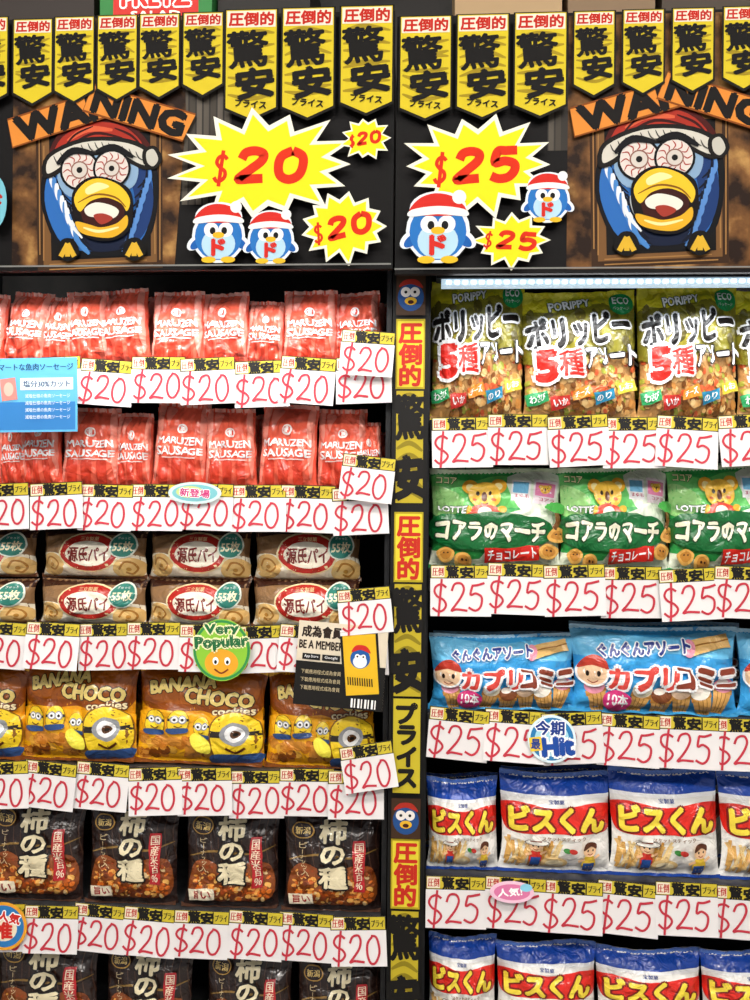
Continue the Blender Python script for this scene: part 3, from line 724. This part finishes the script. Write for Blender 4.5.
# ------------------------------------------------ price tags
def tag_mesh(st,seed,W=54,H=46,s=0.00205):
    q=random.Random(seed); c=Cv(W,H,step=0.00006)
    c.rect(0,0,W,H,'#e2dedd')
    oh=13
    c.rect(0,0,W,oh,'#15130f'); c.rect(.8,.8,W-.8,oh-.8,'#ccb834')
    c.rect(1.2,1.2,13.5,oh-1.2,'#e4dcc4'); c.text('圧倒',7.4,oh/2,10.5,8,'#b82418',bold=.05)
    c.text('驚',W*.37,oh/2+.3,12,11.5,'#100d0a',bold=.05,rot=3); c.text('安',W*.6,oh/2+.5,12,10,'#100d0a',bold=.09,rot=3)
    c.rect(W-16.5,1,W-15.3,oh-1,'#15130f'); c.text('プライ',W-8,oh/2,12,6.5,'#1c1810',bold=.06)
    gw=(W-8)/3.0; x=2.5+q.uniform(-1,1)
    for ch in st:
        hh=(H-oh-7)/1.5*(q.uniform(.96,1.1)); y0=oh+3.6+q.uniform(-.8,.8)
        for stx in GL[ch]:
            c.stroke([(x+a*gw*.86+q.uniform(-.3,.3),y0+b*hh+q.uniform(-.3,.3)) for a,b in stx],2.2,'#bc3040',sm=4)
        x+=gw+.4+q.uniform(-.5,.5)
    return flat('price_tag_mesh',c,s,0.0008,[M_card],'#e2dedd',curl=0.35)
T20=[tag_mesh('$20',i) for i in range(5)]; T25=[tag_mesh('$25',i+9,58,49) for i in range(5)]
def tagrow(zs,x0,per,n,meshes):
    for k,z in enumerate(zs):
        if z<0.2: continue
        e=obj('price_tag_strip',None)
        for i in range(n):
            p=P(x0+per*(i+.5)+R.uniform(-2,2),600,-0.018)
            obj('price_tag_%d'%i,R.choice(meshes),(p.x,-0.0135-0.0024*(i%3)-R.uniform(0,.0006),z+0.018+R.uniform(-.004,.004)),(math.radians(R.uniform(-5,0)),math.radians(R.uniform(-4,4)),math.radians(R.uniform(-3,3))),parent=e)
tagrow(ZL[:5],-74,51.0,9,T20); tagrow(ZR[:4],431,57.2,7,T25)
for k,(px,py,rr) in enumerate([(369,331,4),(370,456,6),(363,588,-6),(365,744,-10)]):
    p=P(px,py,-0.034); obj('price_tag',T20[k],(p.x,p.y,p.z),(math.radians(-3),math.radians(rr),0),(.95,1,.95))
# ------------------------------------------------ centre post signage
def draw_post(c):
    c.rect(390,272,426,1100,'#0d0c0b')
    def seg(y):
        c.rect(393.5,y,422.5,y+70,'#b09c1c'); c.rect(395,y+2,421,y+68,'#e0cc34'); c.vtext('圧倒的',408,y+4,y+67,23,'#c22a18',bold=.06)
        c.rect(393.5,y+72,422.5,y+184,'#14110c')
        c.rect(394.5,y+72,421.5,y+184,'#bca826')
        for k in range(9): c.stroke([(395,y+82+k*12),(408,y+76+k*12),(421,y+84+k*12)],5,'#8a7a16',dz=0.00003,taper=True)
        c.text('驚',408,y+98,31,44,'#0d0a08',bold=.05,rot=4); c.text('安',408,y+158,30,40,'#0d0a08',bold=.11,rot=6)
    seg(319); seg(512); seg(838)
    c.rect(393.5,698,422.5,792,'#0d0c0b'); c.rect(394.5,698,421.5,792,'#c4b22a'); c.vtext('プライス',408,702,788,22,'#120f0a',bold=.08)
    for y in (296,817):
        c.rect(393.5,y-20,422.5,y+20,'#3d2716'); c.ell(408,y+2,13,14,'#1e4a86'); c.ell(403,y-3,5,5,'#e8e2dc'); c.ell(412,y-3,5,5,'#e8e2dc'); c.ell(403,y-3,1.5,1.5,'#111111'); c.ell(412,y-3,1.5,1.5,'#111111')
        c.blob([(396,y-8),(402,y-15),(414,y-15),(420,y-7),(408,y-11)],'#a82a1c'); c.ell(408,y+6,6,4,'#e2b02a'); c.ell(408,y+7,3,2,'#40140c')
PY=-0.02
p=P(408,600,PY); s=S(p); cv=Cv(36,828,390,272,step=0.00008); draw_post(cv)
me=flat('post_sign',cv,s,0.003,[M_card],'#0d0c0b')
e=obj('upright_post',None)
zt=p.z+(600-272)*s
obj('post_sign',me,(p.x,PY+0.003,zt),parent=e)
box('post_body',p.x-17.5*s,p.x+17.5*s,PY+0.0035,0.03,0.0,zt,M_black,e,0.003)
# ------------------------------------------------ promo stickers and cards
def sticker(nm,px,py,W,H,draw,base,Y=-0.034,rot=0,round_=False,shape=None):
    p=P(px,py-H/2,Y); s=S(p); c=Cv(W,H,step=0.00008); draw(c)
    if round_: shape=[(W/2+W/2*math.cos(a*math.pi/16),H/2+H/2*math.sin(a*math.pi/16)) for a in range(32)]
    me=flat(nm+'_mesh',c,s,0.001,[M_card],base,shape)
    return obj(nm,me,(p.x,p.y,p.z),(0,math.radians(rot),0))
def d(c):
    c.rect(0,0,82,74,'#5fb0dc'); c.rect(2,44,80,72,'#2f78b8')
    c.text('マートな魚肉ソーセージ',40,9,76,7,'#123a5c',bold=.04); c.rect(24,20,78,32,'#dff0f8'); c.text('塩分30%カット',51,26,48,7,'#1a3c6a',bold=.04)
    c.rect(4,20,20,42,'#d8837a',rot=6); c.ell(12,31,5,7,'#e8b0a0')
    for k in range(4): c.text('減塩仕様の魚肉ソーセージ',52,38+k*7,46,4,'#eaf5fb')
sticker('blue_info_card',37,395,82,74,d,'#5fb0dc',rot=-1)
def d(c):
    c.ell(29,31,28.5,30,'#2f8a4a',n=40); c.ell(29,31,26,27.5,'#8cc63a',n=40); c.ell(29,44,17,14,'#e8a62a'); c.ell(23,42,3,4,'#ffffff'); c.ell(35,42,3,4,'#ffffff'); c.ell(23,43,1.4,2,'#111111'); c.ell(35,43,1.4,2,'#111111'); c.stroke([(22,50),(29,54),(36,50)],1.6,'#7a2a10')
    c.text('Very',29,11,34,12,'#1f6a3a',rot=3,bold=.1,outline='#f4f0c0',ow=.17); c.text('Popular',29,24,53,14,'#1f6a3a',rot=4,bold=.1,outline='#f4f0c0',ow=.17)
sticker('very_popular_sticker',222,650,58,62,d,'#8cc63a',round_=True)
def d(c):
    c.ell(24,24,24,24,'#dff1f6',n=36); c.ell(24,24,21.5,21.5,'#2a7fb8',n=36); c.ell(24,24,17,17,'#a8dcec',n=36)
    c.text('今期',22,13,28,14,'#1c3c8c',bold=.05,outline='#ffffff',ow=.12); c.text('Hit',30,31,30,17,'#1c4aa0',rot=6,bold=.1,outline='#ffffff',ow=.17); c.rect(2,22,14,36,'#f0c83a',rot=8); c.text('最',8,29,9,10,'#1c3c8c',bold=.05)
sticker('hit_sticker',552,739,48,48,d,'#dff1f6',round_=True)
def d(c):
    c.ell(27,11,27,11,'#cfe6e0',n=30); c.ell(27,11,23,8.5,'#7ac0c8',n=30); c.ell(22,10,14,6,'#c8d88a',n=30); c.text('新登場',27,11,30,8,'#c83a7a',rot=-4,bold=.05,outline='#ffffff',ow=.12)
sticker('new_item_sticker',195,493,54,22,d,'#cfe6e0',round_=True)
sticker('new_item_sticker',512,892,44,22,lambda c:(c.ell(22,11,22,11,'#f4c8dc',n=30),c.ell(22,11,18,8,'#e07aa8',n=30),c.text('人気!',20,11,24,8,'#ffffff',rot=6,bold=.06),c.ell(36,6,6,4,'#8cd0e8')),'#f4c8dc',round_=True)
def d(c):
    c.ell(24,24,24,24,'#e8a02c',n=36); c.ell(24,24,21,21,'#2a78b8',n=36)
    c.ell(24,26,14,13,'#f0e2c8'); c.text('大人気',24,14,34,10,'#d02a20',rot=-10,bold=.06,outline='#ffffff',ow=.14); c.text('推',24,28,18,16,'#d02a20',bold=.06)
sticker('round_promo_sticker',4,926,48,48,d,'#e8a02c',round_=True)
def d(c):
    c.rect(0,0,90,84,'#ddd0b8'); c.text('成為會員',24,10,40,11,'#2a1c14',bold=.06); c.text('50ml',56,16,20,9,'#2a1c14',bold=.06,rot=8)
    c.text('BE A MEMBER',24,23,44,8,'#2a1c14',bold=.06)
    c.rect(0,40,90,84,'#141210'); c.rect(46,6,84,72,'#0f0f10',rot=8); c.rect(48.5,9,81.5,69,'#e4b521',rot=8); c.ell(64,33,10,10,'#1c57a0'); c.ell(64,36,7,6.5,'#e8f0f4'); c.ell(61,31,2.5,2.5,'#ffffff'); c.ell(67,31,2.5,2.5,'#ffffff'); c.ell(61,31,1,1,'#111111'); c.ell(67,31,1,1,'#111111'); c.blob([(55,27),(59,20),(69,20),(74,27),(64,24)],'#c92a22')
    for k in range(11): c.rect(53+k*2.4,52,54.2+k*2.4,60,'#1a1408',rot=8,dz=.00003)
    c.rect(6,32,24,38,'#111111'); c.text('App Store',15,35,14,3.5,'#ffffff'); c.rect(26,32,44,38,'#111111'); c.text('Google',35,35,13,3.5,'#ffffff')
    for k in range(3): c.text('下載應用程式成為會員',26,50+k*8,40,4.5,'#c9b890')
    for k in range(8): c.rect(58+k*3.4,73,58+k*3.4+(1.2 if k%2 else 2),82,'#f4f2ee',dz=.00003)
sticker('membership_card_sign',344,666,90,84,d,'#ddd0b8',rot=4,Y=-0.04)
# ------------------------------------------------ cartons on top deck
def carton(nm,px0,px1,h,Y,base,txt=None,tc=None,ta=None):
    zt=P(375,16,HY).z-0.003
    a=P(px0,5,Y); b=P(px1,5,Y); s=0.002
    W=(b.x-a.x)/s; H=h/s
    c=Cv(W,H,step=0.0001); c.rect(0,0,W,H,base); c.rect(0,H*.3,W,H*.32,'#d8cfae'); c.rect(0,0,W,1,'#1a1410'); c.rect(W*.46,0,W*.54,H*.3,'#cbb58a')
    if ta: c.rect(W*.12,H-50,W*.88,H-11,ta)
    if txt:
        c.text(txt[0],W/2,H-36,W*.6,16,tc,bold=.06,outline='#ffffff',ow=.12); c.text(txt[1],W/2,H-19,W*.44,7,'#fbf6e8',bold=.06)
    V,Fc,C,N,MI=[],[],[],[],[]
    box_data(V,Fc,C,N,MI,-W*s/2,W*s/2,0,0.2,-h,0,hexc(base))
    emit(c,lambda x,y,z:(((x-W/2)*s,-z,-y*s),(0,-1,0)),None,V,Fc,C,N,MI)
    obj(nm,mk(nm,V,Fc,C,N,MI,[M_card],False),((a.x+b.x)/2,Y,zt+h))
CY=-0.06
carton('snack_carton',-60,94,.2,CY,'#2c2420')
carton('snack_carton',100,212,.22,CY-.02,'#2f7a3c',('PRETZ','SALAD'),'#d8281e',ta='#c42a22')
carton('snack_carton',218,310,.16,CY,'#1e1a18')
carton('snack_carton',455,562,.2,CY,'#a58a66')
carton('snack_carton',568,655,.2,CY,'#7a634a')
carton('snack_carton',662,840,.18,CY,'#3f342a')
# ------------------------------------------------ ceiling lights; the rear row is added for front light and film highlights
for yy,en in ((-1.5,30),(-3.0,52)):
    for x in (-0.9,0.9):
        e=obj('ceiling_and_fill_panel',None)
        box('frame',x-.62,x+.62,yy-.17,yy+.17,2.965,2.999,M_black,e); box('diffuser',x-.6,x+.6,yy-.15,yy+.15,2.955,2.966,M_panel,e)
        ld=bpy.data.lights.new('panel','AREA'); ld.shape='RECTANGLE'; ld.size=1.2; ld.size_y=.3; ld.energy=en; ld.color=(1,.97,.93)
        obj('panel_lamp',ld,(x,yy,2.95),(math.radians(22 if yy>-2 else 48),0,0),parent=e)
w=bpy.data.worlds.new('store_ambient'); scene.world=w; w.use_nodes=True
w.node_tree.nodes['Background'].inputs[0].default_value=(0.98,0.97,1,1); w.node_tree.nodes['Background'].inputs[1].default_value=0.36
print('polys',sum(len(o.data.polygons) for o in bpy.data.objects if o.type=='MESH'))
